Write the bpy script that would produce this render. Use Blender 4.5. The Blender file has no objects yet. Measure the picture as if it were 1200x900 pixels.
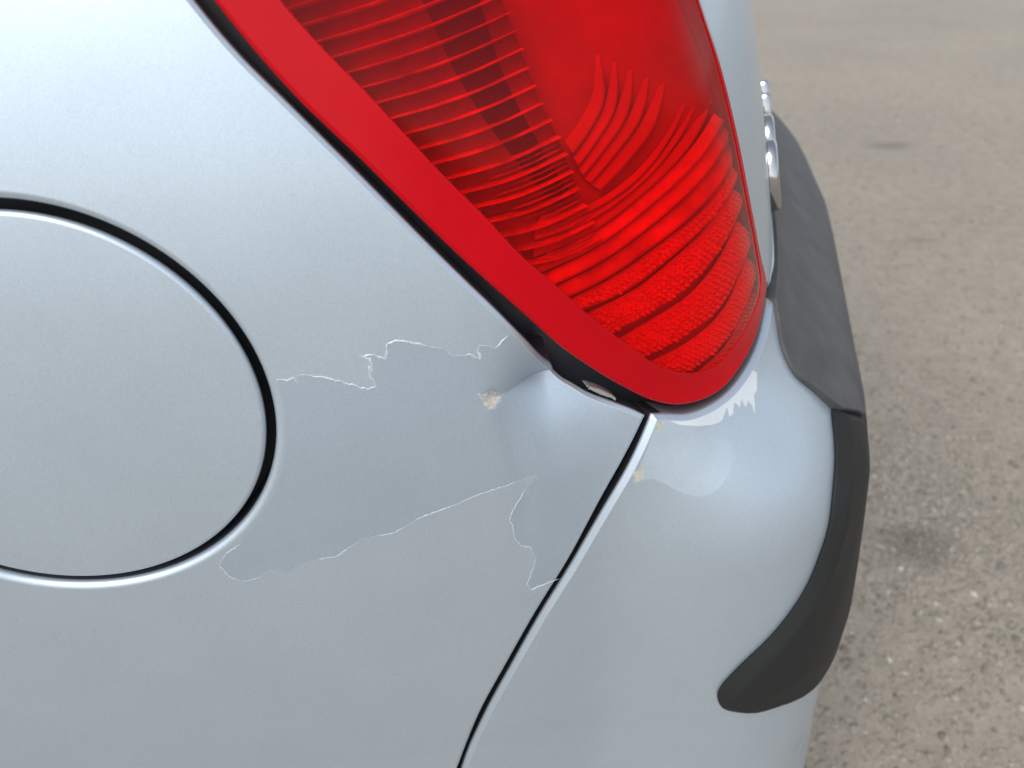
import bpy, math, random
import numpy as np
from mathutils import Matrix, Vector
from mathutils.geometry import delaunay_2d_cdt

rad = math.radians
rng = np.random.default_rng(7)
scene = bpy.context.scene

# ---------------------------------------------------------------- camera
cam_data = bpy.data.cameras.new('camera')
cam = bpy.data.objects.new('camera', cam_data)
scene.collection.objects.link(cam)
cam_data.sensor_width = 36.0
cam_data.lens = 27.6
cam_data.clip_start = 0.01
cam_data.clip_end = 6000.0
CR = Vector((0.99388695, -0.10654394, -0.02893299))
CU = Vector((0.08347388, 0.55368397, 0.82853255))
CF = Vector((0.07225539, 0.82588283, -0.55919290))
m = Matrix((CR, CU, -CF)).transposed().to_4x4()
m.translation = Vector((0.15699773, -0.25965278, 0.97507583))
cam.matrix_world = m
cam_data.dof.use_dof = True
cam_data.dof.focus_distance = 0.34
cam_data.dof.aperture_fstop = 10.0
scene.camera = cam

# ---------------------------------------------------------------- sky and sun (thin bright overcast)
SUN_EL, SUN_AZ = rad(50), rad(212)      # azimuth clockwise from +Y
world = bpy.data.worlds.new('World')
scene.world = world
world.use_nodes = True
wn = world.node_tree
wn.nodes.clear()
w_out = wn.nodes.new('ShaderNodeOutputWorld')
w_bg = wn.nodes.new('ShaderNodeBackground')
w_sky = wn.nodes.new('ShaderNodeTexSky')
w_sky.sky_type = 'NISHITA'
w_sky.sun_disc = False
w_sky.sun_elevation = SUN_EL
w_sky.sun_rotation = SUN_AZ
w_sky.air_density = 1.0
w_sky.dust_density = 1.5
w_sky.ozone_density = 1.0
w_hs = wn.nodes.new('ShaderNodeHueSaturation')
w_hs.inputs['Saturation'].default_value = 0.48
w_bg.inputs['Strength'].default_value = 0.15
wn.links.new(w_sky.outputs[0], w_hs.inputs['Color'])
wn.links.new(w_hs.outputs[0], w_bg.inputs['Color'])
wn.links.new(w_bg.outputs[0], w_out.inputs['Surface'])
sun_data = bpy.data.lights.new('sun', 'SUN')
sun_data.energy = 1.5
sun_data.angle = rad(35)
sun_data.color = (1.0, 0.965, 0.90)
sun = bpy.data.objects.new('sun', sun_data)
scene.collection.objects.link(sun)
sd = Vector((math.sin(SUN_AZ) * math.cos(SUN_EL), math.cos(SUN_AZ) * math.cos(SUN_EL), math.sin(SUN_EL)))
sun.rotation_euler = sd.to_track_quat('Z', 'Y').to_euler()
scene.view_settings.view_transform = 'Standard'
scene.view_settings.look = 'None'
scene.view_settings.exposure = 0.52
scene.view_settings.gamma = 1.0
scene.cycles.transparent_max_bounces = 12
scene.cycles.max_bounces = 10

# ---------------------------------------------------------------- outlines, in metres on the car body:
# (distance along the body from the fuel door towards the rear, height above the ground)
D={
'dent':[[0.1717,0.7909],[0.2009,0.7924],[0.1678,0.823],[0.1708,0.8059],[0.1766,0.7832],[0.1808,0.7631],[0.1838,0.7418],[0.1839,0.7194]],
'lamp':[[0.0913,0.9398],[0.1038,0.9216],[0.1143,0.9082],[0.1308,0.8899],[0.1483,0.8694],[0.1612,0.8543],[0.1736,0.8405],[0.1859,0.8271],[0.2013,0.8099],[0.2174,0.795],[0.2316,0.7831],[0.2416,0.7755],[0.2541,0.769],[0.2663,0.7664],[0.28,0.7665],[0.2961,0.7706],[0.319,0.778],[0.3364,0.7862],[0.3433,0.7921],[0.3322,0.813],[0.3175,0.8466],[0.3069,0.8738],[0.2934,0.9037],[0.2789,0.9282]],
'paneltop':[[0.0854,0.9398],[0.0966,0.924],[0.1104,0.908],[0.1301,0.8848],[0.155,0.8544],[0.1664,0.8407],[0.1776,0.8271],[0.1884,0.8128],[0.1967,0.8004],[0.205,0.79],[0.2097,0.7866],[0.2167,0.7813],[0.2255,0.7763],[0.2344,0.7714],[0.2408,0.7669]],
'panelgap':[[0.2408,0.7669],[0.2299,0.7462],[0.2186,0.7246],[0.2035,0.6943],[0.1873,0.6625],[0.1703,0.6232],[0.1561,0.5874],[0.1396,0.5311]],
'bumpgap':[[0.2437,0.7669],[0.232,0.743],[0.221,0.7217],[0.2061,0.6913],[0.1899,0.6593],[0.1729,0.6195],[0.1588,0.5833],[0.1425,0.5302]],
'bumptop':[[0.2437,0.7669],[0.2514,0.765],[0.2618,0.7621],[0.2726,0.7621],[0.2862,0.764],[0.3046,0.7681],[0.3287,0.7732],[0.3509,0.7784]],
'padin':[[0.3568,0.7798],[0.3494,0.7702],[0.3389,0.7601],[0.3357,0.7485],[0.342,0.7361],[0.3497,0.7201]],
'striptop':[[0.3464,0.7186],[0.3263,0.7105],[0.3142,0.6997],[0.3064,0.6786],[0.2993,0.6567],[0.2875,0.6318],[0.2759,0.6088],[0.27,0.5903]],
'stripbot':[[0.2697,0.5819],[0.2728,0.5711],[0.2805,0.5655],[0.2912,0.5639],[0.3056,0.5581],[0.3327,0.5363],[0.3551,0.533],[0.3618,0.5366]],
'rimin':[[0.1097,0.9418],[0.1121,0.9389],[0.1242,0.9237],[0.1346,0.9122],[0.1472,0.8971],[0.1596,0.8821],[0.1738,0.8659],[0.1848,0.8521],[0.1996,0.8367],[0.2135,0.8215],[0.2286,0.8069],[0.2428,0.7934],[0.2546,0.7854],[0.2679,0.7806],[0.2808,0.7796],[0.2941,0.7827],[0.3091,0.7879],[0.3217,0.7935],[0.3284,0.8002],[0.3242,0.8162],[0.3113,0.8485],[0.3016,0.8751],[0.289,0.9043],[0.2761,0.9285]],
'peel_upper':[[0.0887,0.8095],[0.0928,0.8091],[0.0954,0.8101],[0.0967,0.8072],[0.0966,0.8106],[0.0996,0.8106],[0.1089,0.8078],[0.1167,0.8047],[0.1226,0.8014],[0.1262,0.8033],[0.1243,0.8065],[0.1242,0.8114],[0.1256,0.809],[0.1253,0.8147],[0.1219,0.8161],[0.1268,0.8163],[0.1308,0.8141],[0.1327,0.8204],[0.1365,0.8219],[0.141,0.8199],[0.1465,0.8183],[0.1536,0.8163],[0.1579,0.8121],[0.1644,0.8124],[0.1679,0.8094],[0.167,0.8151],[0.17,0.8153],[0.1743,0.8134],[0.1798,0.8182]],
'peel_lower':[[0.1909,0.7479],[0.1848,0.7478],[0.1734,0.7457],[0.1597,0.7424],[0.1524,0.7393],[0.1439,0.7368],[0.137,0.7349],[0.1299,0.7304],[0.1239,0.7273],[0.1177,0.7274],[0.1099,0.7261],[0.1024,0.7206],[0.0978,0.7172],[0.091,0.7171],[0.0835,0.7151],[0.0752,0.7105],[0.0676,0.7138],[0.0618,0.7094],[0.0549,0.7085],[0.0495,0.7122],[0.0476,0.7193],[0.0502,0.7246],[0.0589,0.7309]],
'peel_small':[[0.184,0.7413],[0.1785,0.7329],[0.1766,0.7285],[0.1767,0.7245],[0.1774,0.7238],[0.1779,0.7162],[0.1805,0.7099],[0.1852,0.7074],[0.1878,0.7008],[0.1853,0.6913],[0.1829,0.6838],[0.1851,0.6797],[0.1888,0.6811],[0.1985,0.6837]],
'scrape':[[0.2463,0.7661],[0.2518,0.7644],[0.2618,0.7617],[0.273,0.7615],[0.287,0.7633],[0.3042,0.7675],[0.3078,0.7633],[0.3027,0.7576],[0.2999,0.7569],[0.295,0.7498],[0.2957,0.7541],[0.2946,0.7562],[0.2916,0.7543],[0.2911,0.7584],[0.2884,0.7557],[0.2877,0.7575],[0.2864,0.7588],[0.2839,0.7547],[0.2813,0.7542],[0.2815,0.7584],[0.2756,0.7472],[0.2776,0.7428],[0.2776,0.7394],[0.2751,0.7341],[0.2698,0.7274],[0.2655,0.7238],[0.2593,0.723],[0.2537,0.7257],[0.2478,0.7308],[0.2418,0.7354],[0.2331,0.7343]],
'putty':[[0.1709,0.7902],[0.2461,0.7623],[0.2358,0.7384]],
'ribs':[[[0.1035,0.9473],[0.1152,0.9498],[0.127,0.9524],[0.1389,0.9554],[0.151,0.9587],[0.1633,0.9623],[0.1761,0.9662]],[[0.1072,0.9421],[0.1186,0.9445],[0.1302,0.947],[0.1419,0.9499],[0.1537,0.9532],[0.1659,0.9568],[0.1784,0.9605]],[[0.1112,0.937],[0.1224,0.9393],[0.1336,0.9417],[0.145,0.9445],[0.1566,0.9477],[0.1685,0.9512],[0.1807,0.9549]],[[0.1153,0.9319],[0.1262,0.9341],[0.1371,0.9365],[0.1483,0.9392],[0.1596,0.9423],[0.1712,0.9457],[0.1831,0.9493]],[[0.1195,0.9267],[0.13,0.9288],[0.1407,0.9311],[0.1515,0.9338],[0.1626,0.9368],[0.1739,0.9401],[0.1855,0.9436]],[[0.1237,0.9215],[0.1339,0.9236],[0.1443,0.9258],[0.1549,0.9283],[0.1656,0.9312],[0.1766,0.9345],[0.188,0.9379]],[[0.1282,0.9165],[0.1382,0.9184],[0.1482,0.9205],[0.1584,0.923],[0.1688,0.9258],[0.1795,0.9289],[0.1905,0.9323]],[[0.1329,0.9115],[0.1424,0.9132],[0.152,0.9152],[0.1618,0.9175],[0.1718,0.9202],[0.1821,0.9233],[0.1926,0.9265]],[[0.1373,0.9062],[0.1465,0.9079],[0.1558,0.9097],[0.1652,0.9119],[0.1749,0.9145],[0.1847,0.9175],[0.1949,0.9206]],[[0.1418,0.9008],[0.1506,0.9024],[0.1595,0.9041],[0.1685,0.9062],[0.1777,0.9086],[0.1871,0.9115],[0.1968,0.9144]],[[0.1464,0.8954],[0.1547,0.8968],[0.1632,0.8984],[0.1719,0.9004],[0.1807,0.9027],[0.1898,0.9054],[0.1991,0.9083]],[[0.151,0.8899],[0.159,0.8912],[0.1671,0.8926],[0.1754,0.8945],[0.1838,0.8967],[0.1925,0.8993],[0.2014,0.9021]],[[0.1557,0.8843],[0.1635,0.8855],[0.1714,0.8869],[0.1794,0.8886],[0.1876,0.8908],[0.1961,0.8933],[0.2048,0.896]],[[0.1604,0.8787],[0.1679,0.8797],[0.1756,0.881],[0.1834,0.8826],[0.1913,0.8847],[0.1995,0.8872],[0.2079,0.8897]],[[0.1654,0.873],[0.1726,0.874],[0.1798,0.8751],[0.1872,0.8766],[0.1947,0.8786],[0.2025,0.8809],[0.2105,0.8833]],[[0.1705,0.8673],[0.1772,0.8681],[0.184,0.869],[0.1909,0.8704],[0.198,0.8722],[0.2053,0.8744],[0.2128,0.8767]],[[0.1757,0.8614],[0.1819,0.862],[0.1883,0.8629],[0.1948,0.8641],[0.2015,0.8658],[0.2083,0.8678],[0.2154,0.87]],[[0.1807,0.8553],[0.1866,0.8557],[0.1926,0.8564],[0.1988,0.8575],[0.2051,0.859],[0.2115,0.861],[0.2182,0.8631]],[[0.1858,0.849],[0.1914,0.8493],[0.1972,0.8498],[0.203,0.8508],[0.209,0.8522],[0.2151,0.854],[0.2215,0.8561]],[[0.1916,0.8429],[0.1968,0.843],[0.2021,0.8434],[0.2075,0.8442],[0.213,0.8455],[0.2187,0.8472],[0.2246,0.8491]]],
'ridge':[[0.177,0.9661],[0.191,0.9338],[0.195,0.9232],[0.2019,0.9036],[0.2098,0.8884],[0.218,0.8658],[0.2262,0.8496]],
'bulb_refl':[[0.1676,0.9444],[0.1743,0.9235],[0.1815,0.9067],[0.1905,0.8916],[0.2002,0.8771],[0.2091,0.8666]],
'fans':[[[0.2109,0.8883],[0.2173,0.8941],[0.225,0.9032],[0.2317,0.9144],[0.2352,0.923]],[[0.2142,0.8819],[0.222,0.8889],[0.2312,0.899],[0.2393,0.9114],[0.2432,0.9209]],[[0.2163,0.8774],[0.2253,0.8854],[0.2371,0.8966],[0.2466,0.9089],[0.2514,0.9187]],[[0.2184,0.8737],[0.2297,0.8824],[0.2442,0.8942],[0.2546,0.9062],[0.2606,0.9163]],[[0.2217,0.8704],[0.235,0.8798],[0.2514,0.892],[0.2634,0.9039],[0.2703,0.9138]],[[0.2268,0.8671],[0.242,0.8763],[0.2592,0.8887],[0.2721,0.9009],[0.281,0.911]],[[0.1992,0.8617],[0.2186,0.8624],[0.2412,0.87],[0.2633,0.8836],[0.2788,0.8975],[0.2901,0.9083]],[[0.1954,0.8563],[0.2201,0.8596],[0.2444,0.8682],[0.2674,0.8819],[0.2856,0.8948],[0.2997,0.9054]],[[0.1951,0.851],[0.2216,0.8564],[0.2472,0.867],[0.2718,0.8802],[0.2934,0.8926],[0.3113,0.902]],[[0.1985,0.8452],[0.223,0.8515],[0.2489,0.8627],[0.2754,0.8762],[0.3014,0.8905],[0.3193,0.8991]],[[0.2019,0.8385],[0.2253,0.8453],[0.2511,0.8565],[0.2782,0.8696],[0.3067,0.8845],[0.3265,0.8928]],[[0.2061,0.8322],[0.2289,0.839],[0.2545,0.8496],[0.2819,0.8623],[0.3119,0.8765],[0.3356,0.884]],[[0.2113,0.8255],[0.233,0.8317],[0.258,0.8414],[0.2864,0.853],[0.3172,0.8671]],[[0.2171,0.8181],[0.2433,0.8242],[0.26,0.8321],[0.2872,0.8448],[0.3209,0.8599]],[[0.2346,0.8035],[0.2524,0.8091],[0.2701,0.815],[0.2867,0.8244],[0.3099,0.8382],[0.3351,0.8484]],[[0.2535,0.7887],[0.273,0.7932],[0.2946,0.8017],[0.3122,0.812],[0.3404,0.8224],[0.3605,0.83]],[[0.2718,0.7759],[0.293,0.7826],[0.3124,0.7907],[0.3383,0.8008],[0.3769,0.8044]],[[0.2953,0.7712],[0.3184,0.7779],[0.3417,0.7855],[0.3844,0.7857]],[[0.3124,0.7676],[0.3346,0.7727],[0.3622,0.7761]]],
'view':[[0.0273,0.9423],[-0.095,0.5887],[0.1415,0.5305],[0.1801,0.7968],[0.0113,0.8102]],
'scrape_hi':[[0.2488,0.7641],[0.2616,0.7609],[0.2729,0.7612],[0.2869,0.7629],[0.3042,0.7675],[0.3078,0.7633],[0.3027,0.7576],[0.2999,0.7569],[0.295,0.7498],[0.2957,0.7541],[0.2946,0.7562],[0.2916,0.7543],[0.2911,0.7584],[0.2884,0.7557],[0.2877,0.7575],[0.2864,0.7588],[0.2839,0.7547],[0.2813,0.7542],[0.2815,0.7584],[0.2774,0.7541],[0.2722,0.7539],[0.2639,0.7558],[0.2557,0.7591]],
'seam':[[0.3492,0.72],[0.3549,0.7153],[0.3638,0.7085],[0.3814,0.6953]],
'eparam':[0.046,0.2074,0.3224,0.7976,0.1231,0.105,0.0241]}


# ---------------------------------------------------------------- helpers: the car's body surface
SS = np.linspace(-3.6, 1.6, 20801)


def sstep(x, a, b):
    t = np.clip((x - a) / (b - a), 0, 1)
    return t * t * (3 - 2 * t)


def s5(x, a, b):
    t = np.clip((x - a) / (b - a), 0, 1)
    return t * t * t * (t * (6 * t - 15) + 10)


_kap = (.12 * sstep(SS, -.8, -.4) + 1.35 / (math.sqrt(math.pi) * .22) * np.exp(-((SS + 2.75) / .22) ** 2)
        - .12 * sstep(SS, .18, .38) + 1.0 * sstep(SS, .55, .8)
        + 1.2 / (math.sqrt(math.pi) * .09) * np.exp(-((SS - .28) / .09) ** 2))
_ds = SS[1] - SS[0]
PSI = np.cumsum(_kap) * _ds
PSI -= np.interp(0, SS, PSI)
PX = np.cumsum(np.cos(PSI)) * _ds
PX -= np.interp(0, SS, PX)
PY = np.cumsum(np.sin(PSI)) * _ds
PY -= np.interp(0, SS, PY)
SC = float(np.interp(math.pi / 2, PSI, SS))      # the car's centre line at the rear
YC = float(np.interp(SC, SS, PY))
SF = float(np.interp(-math.pi / 2 * .985, PSI, SS))


def bulge(s, z):
    E1, sa, sb, zt, dz, k, sl = D['eparam']
    return ((E1 + sl * np.clip(s - .45, 0, 1)) * s5(s, sa, sb) * s5(-z, -zt, -(zt - dz))
            + k * np.clip(.72 - z, 0, 1) ** 2 * s5(s, sa, sb))


def body(s, z, off=0.0):
    s = np.asarray(s, float)
    z = np.asarray(z, float)
    x, y, psi = np.interp(s, SS, PX), np.interp(s, SS, PY), np.interp(s, SS, PSI)
    q = np.sin(psi) ** 2
    h = z - .8
    h = np.where(h < -.25, -.25 + (h + .25) * .35, h)
    t = np.clip(h - .04, 0, .15)
    i = (.087 * h + .3 * h * h + .45 * t * t + .135 * np.clip(h - .19, 0, 9)) * (1 - q) + (.22 * h + .3 * h * h) * q - bulge(s, z) - off
    return np.stack([x - np.sin(psi) * i, y + np.cos(psi) * i, z + 0 * x], -1)


def normals(f, s, z, h=4e-4):
    a = f(s + h, z) - f(s - h, z)
    b = f(s, z + h) - f(s, z - h)
    n = np.cross(a, b)
    return n / np.linalg.norm(n, axis=-1, keepdims=True)


def raised(amount):
    """body surface lifted along its normal; amount is a number or a function of (s, z)"""
    def f(s, z):
        s, z = np.asarray(s, float), np.asarray(z, float)
        a = amount(s, z) if callable(amount) else amount
        return body(s, z) + normals(body, s, z) * (a[..., None] if np.ndim(a) else a)
    return f


def spline(pts, step=.002, closed=False):
    """Catmull-Rom through pts, resampled to about `step`"""
    P = np.asarray(pts, float)
    n = len(P)
    idx = (lambda k: P[k % n]) if closed else (lambda k: P[0] * 2 - P[1] if k < 0 else (P[-1] * 2 - P[-2] if k >= n else P[k]))
    out = []
    for k in range(n if closed else n - 1):
        a, b, c, d = idx(k - 1), idx(k), idx(k + 1), idx(k + 2)
        L = np.linalg.norm(c - b)
        mm = max(1, int(round(L / step)))
        t0 = max(np.linalg.norm(b - a), 1e-9) ** .5
        t1 = max(L, 1e-9) ** .5
        t2 = max(np.linalg.norm(d - c), 1e-9) ** .5
        m1 = (c - b) + t1 * ((b - a) / t0 - (c - a) / (t0 + t1))
        m2 = (c - b) + t1 * ((d - c) / t2 - (d - b) / (t1 + t2))
        for j in range(mm):
            t = j / mm
            out.append((2 * t ** 3 - 3 * t ** 2 + 1) * b + (t ** 3 - 2 * t ** 2 + t) * m1
                       + (-2 * t ** 3 + 3 * t ** 2) * c + (t ** 3 - t ** 2) * m2)
    if not closed:
        out.append(P[-1])
    return np.array(out)


def line(pts, step=.02):
    P = np.asarray(pts, float)
    out = []
    for a, b in zip(P[:-1], P[1:]):
        k = max(1, int(round(np.linalg.norm(b - a) / step)))
        out += [a + (b - a) * j / k for j in range(k)]
    out.append(P[-1])
    return np.array(out)


def area(L):
    x, y = L[:, 0], L[:, 1]
    return .5 * np.sum(x * np.roll(y, -1) - np.roll(x, -1) * y)


def clean(L):
    L = np.asarray(L, float)
    keep = np.linalg.norm(L - np.roll(L, 1, axis=0), axis=1) > 2e-4
    return L[keep]


def edge_normals(L):
    """2D unit vectors pointing out of a CCW loop"""
    t = np.roll(L, -1, axis=0) - np.roll(L, 1, axis=0)
    n = np.stack([t[:, 1], -t[:, 0]], -1)
    return n / np.maximum(np.linalg.norm(n, axis=1, keepdims=True), 1e-9)


def inside(P, L):
    x, y = P[:, 0], P[:, 1]
    r = np.zeros(len(P), bool)
    for (x0, y0), (x1, y1) in zip(L, np.roll(L, -1, axis=0)):
        c = ((y0 > y) != (y1 > y))
        if c.any():
            r ^= c & (x < (x1 - x0) * (y - y0) / (y1 - y0 if y1 != y0 else 1e-12) + x0)
    return r


def seg_dist(P, L, closed=True):
    """distance of points P to a polyline"""
    A = np.asarray(L, float)
    B = np.roll(A, -1, axis=0)
    if not closed:
        A, B = A[:-1], B[:-1]
    best = np.full(len(P), 1e9)
    d = B - A
    l2 = np.maximum((d * d).sum(1), 1e-14)
    for k in range(0, len(P), 4000):
        p = P[k:k + 4000]
        t = np.clip(((p[:, None] - A[None]) * d[None]).sum(2) / l2[None], 0, 1)
        q = A[None] + t[..., None] * d[None]
        best[k:k + 4000] = np.sqrt(((p[:, None] - q) ** 2).sum(2).min(1))
    return best


def new_mesh(name, verts, faces, mats, parent=None, nors=None, mi=None, smooth=True):
    me = bpy.data.meshes.new(name)
    me.from_pydata([tuple(v) for v in verts], [], [tuple(f) for f in faces])
    for mt in (mats if isinstance(mats, (list, tuple)) else [mats]):
        me.materials.append(mt)
    if mi is not None:
        me.polygons.foreach_set('material_index', np.asarray(mi, np.int32))
    if smooth:
        me.polygons.foreach_set('use_smooth', np.ones(len(me.polygons), bool))
    if nors is not None:
        me.normals_split_custom_set_from_vertices([tuple(v) for v in nors])
    me.update()
    o = bpy.data.objects.new(name, me)
    scene.collection.objects.link(o)
    if parent is not None:
        o.parent = parent
    return o


LEVELS_NEAR = [((-.14, .45, .50, .96), .004)]


def patch(name, f, outer, mats, parent, holes=(), r=.0015, depth=.012, levels=LEVELS_NEAR, coarse=.03,
          hole_r=None, cuts=(), classify=None, mirror=None, seam=False, fillet=True, lip_mat=0, hole_depth=None, chamfer=None, wall_shade_mat=None, painted_wall=None):
    """a sheet on the body surface inside `outer` minus `holes`, its edges rolled inwards.
    mirror: None, 'join' (add the other half of the car) or 'only' (the other side of the car)"""
    loops = []
    for k, L in enumerate([outer] + list(holes)):
        L = clean(L)
        if area(L) < 0:
            L = L[::-1]
        n = edge_normals(L) * (1 if k == 0 else -1)      # out of the material
        rr = r if k == 0 else (hole_r if hole_r is not None else r)
        if not fillet:
            rr = 0.
        keep = np.ones(len(L), bool)
        if seam:
            keep = L[:, 0] < SC - .003
        base = L - n * rr * keep[:, None]
        loops.append((L, n, rr, base, keep))
    pts, edges = [], []
    for L, n, rr, base, keep in loops:
        o = len(pts)
        pts += [tuple(p) for p in base]
        edges += [(o + j, o + (j + 1) % len(base)) for j in range(len(base))]
    for c in cuts:
        o = len(pts)
        pts += [tuple(p) for p in c]
        edges += [(o + j, o + j + 1) for j in range(len(c) - 1)]
    allP = np.array(pts)
    lo, hi = loops[0][3].min(0), loops[0][3].max(0)
    lv = [((-9, 9, -9, 9), coarse)] + list(levels)
    for k, (bx, h) in enumerate(lv):
        a = np.arange(max(lo[0], bx[0]), min(hi[0], bx[1]) + h, h)
        b = np.arange(max(lo[1], bx[2]), min(hi[1], bx[3]) + h, h * .87)
        if len(a) == 0 or len(b) == 0:
            continue
        A, B = np.meshgrid(a, b, indexing='ij')
        A = A + (np.arange(len(b)) % 2)[None] * h * .5
        G = np.stack([A.ravel(), B.ravel()], -1)
        for bx2, h2 in lv[k + 1:]:
            G = G[~((G[:, 0] > bx2[0] - h * .4) & (G[:, 0] < bx2[1] + h * .4) & (G[:, 1] > bx2[2] - h * .4) & (G[:, 1] < bx2[3] + h * .4))]
        if not len(G):
            continue
        ok = inside(G, loops[0][3])
        for L, n, rr, base, keep in loops[1:]:
            ok &= ~inside(G, base)
        G = G[ok]
        if not len(G):
            continue
        for L, n, rr, base, keep in loops:
            G = G[seg_dist(G, base) > min(h * .45, .0035)]
        for c in cuts:
            if len(G):
                G = G[seg_dist(G, c, False) > h * .3]
        pts += [tuple(p) for p in G]
    res = delaunay_2d_cdt([Vector(p) for p in pts], edges, [], 0, 1e-6)
    V = np.array([tuple(v) for v in res[0]])
    T = np.array([t for t in res[2]])
    C = V[T].mean(1)
    ok = inside(C, loops[0][3])
    for L, n, rr, base, keep in loops[1:]:
        ok &= ~inside(C, base)
    T, C = T[ok], C[ok]
    d1, d2 = V[T[:, 1]] - V[T[:, 0]], V[T[:, 2]] - V[T[:, 0]]
    sg = d1[:, 0] * d2[:, 1] - d1[:, 1] * d2[:, 0]
    T[sg < 0] = T[sg < 0][:, ::-1]
    mi = classify(C) if classify else np.zeros(len(T), int)
    verts = [f(V[:, 0], V[:, 1])]
    nors = [normals(f, V[:, 0], V[:, 1])]
    faces = [tuple(t) for t in T]
    mis = list(mi)
    off = len(V)
    if fillet:
        for L, n, rr, base, keep in loops:
            nb = len(L)
            N = normals(f, base[:, 0], base[:, 1])
            h = 5e-4
            tan = f(base[:, 0] + n[:, 0] * h, base[:, 1] + n[:, 1] * h) - f(base[:, 0] - n[:, 0] * h, base[:, 1] - n[:, 1] * h)
            tan /= np.linalg.norm(tan, axis=1, keepdims=True)
            P0 = f(base[:, 0], base[:, 1])
            rows = []
            if chamfer and loops[0][0] is L:
                ca, sa = math.cos(chamfer), math.sin(chamfer)
                M = N * ca + tan * sa
                e_ = .0004
                rows.append((P0, N))
                rows.append((P0 + tan * e_ - N * e_ * .35 * sa, M))
                w_ = rr - .0006
                rows.append((P0 + tan * w_ - N * (e_ * .35 * sa + (w_ - e_) * sa / ca), M))
                rows.append((P0 + tan * rr - N * (rr * sa / ca + .0006), tan.copy()))
            for a in ([] if rows else np.linspace(0, math.pi / 2, 6)):
                rows.append((P0 + tan * rr * math.sin(a) - N * rr * (1 - math.cos(a)), N * math.cos(a) + tan * math.sin(a)))
            rows.append((rows[-1][0] - N * (depth if L is loops[0][0] or hole_depth is None else hole_depth), tan.copy()))
            for P, M in rows:
                verts.append(P)
                nors.append(M)
            for a in range(len(rows) - 1):
                for j in range(nb):
                    k = (j + 1) % nb
                    if not (keep[j] and keep[k]):
                        continue
                    q = (off + a * nb + j, off + (a + 1) * nb + j, off + (a + 1) * nb + k, off + a * nb + k)
                    faces.append(q if L is not None and n is not None and (loops[0][0] is L) else q[::-1])
                    mis.append(lip_mat if wall_shade_mat is None or a < len(rows) - 2 or (painted_wall and painted_wall(L[j])) else wall_shade_mat)  # innermost edge wall can take a darker colour as gap shade
            off += nb * len(rows)
    V3, N3 = np.concatenate(verts), np.concatenate(nors)
    if mirror:
        M3 = V3.copy()
        M3[:, 1] = 2 * YC - M3[:, 1]
        MN = N3 * np.array([1, -1, 1])
        mf = [t[::-1] for t in faces]
        if mirror == 'only':
            V3, N3, faces = M3, MN, mf
        else:
            k = len(V3)
            V3, N3 = np.concatenate([V3, M3]), np.concatenate([N3, MN])
            faces = faces + [tuple(i + k for i in t) for t in mf]
            mis = mis + mis
    return new_mesh(name, V3, faces, mats, parent, N3, mis)


def ridge(name, f, path, mat, parent, width, height, profile=((-1, 0), (-.35, .8), (0, 1), (.35, .8), (1, 0)), taper=True, flat=False):
    """a raised bead along a path on surface f; width/height may be arrays"""
    P = np.asarray(path, float)
    t = np.gradient(P, axis=0)
    t /= np.maximum(np.linalg.norm(t, axis=1, keepdims=True), 1e-9)
    n = np.stack([-t[:, 1], t[:, 0]], -1)
    m_ = len(P)
    w = np.broadcast_to(width, m_).astype(float).copy()
    hh = np.broadcast_to(height, m_).astype(float).copy()
    if taper:
        e = np.minimum(np.arange(m_), np.arange(m_)[::-1])
        k = np.clip(.25 + e / 3.0, 0, 1)
        w *= k
        hh *= k
    rows = []
    for a, b in profile:
        q = P + n * (a * w * .5)[:, None]
        rows.append(f(q[:, 0], q[:, 1]) + normals(f, q[:, 0], q[:, 1]) * (b * hh)[:, None])
    verts = np.concatenate(rows)
    faces = []
    for a in range(len(profile) - 1):
        for j in range(m_ - 1):
            faces.append((a * m_ + j, (a + 1) * m_ + j, (a + 1) * m_ + j + 1, a * m_ + j + 1)[::-1])
    return new_mesh(name, verts, faces, mat, parent, smooth=not flat)


# ---------------------------------------------------------------- materials
def mat(name):
    mt = bpy.data.materials.new(name)
    mt.use_nodes = True
    nt = mt.node_tree
    b = nt.nodes['Principled BSDF']
    return mt, nt, b


def tex(nt, scale, detail=2.0, rough=.5, coord='Object'):
    tc = nt.nodes.new('ShaderNodeTexCoord')
    n = nt.nodes.new('ShaderNodeTexNoise')
    n.inputs['Scale'].default_value = scale
    n.inputs['Detail'].default_value = detail
    n.inputs['Roughness'].default_value = rough
    nt.links.new(tc.outputs[coord], n.inputs['Vector'])
    return n


def ramp(nt, src, stops):
    r = nt.nodes.new('ShaderNodeValToRGB')
    el = r.color_ramp.elements
    while len(el) < len(stops):
        el.new(.5)
    for e, (p, c) in zip(el, stops):
        e.position = p
        e.color = (*c, 1) if len(c) == 3 else c
    nt.links.new(src, r.inputs['Fac'])
    return r


def bump(nt, b, src, strength, dist):
    bp = nt.nodes.new('ShaderNodeBump')
    bp.inputs['Strength'].default_value = strength
    bp.inputs['Distance'].default_value = dist
    nt.links.new(src, bp.inputs['Height'])
    nt.links.new(bp.outputs[0], b.inputs['Normal'])
    return bp


def scl(c, k):
    return tuple(min(1, v * k) for v in c)


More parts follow.
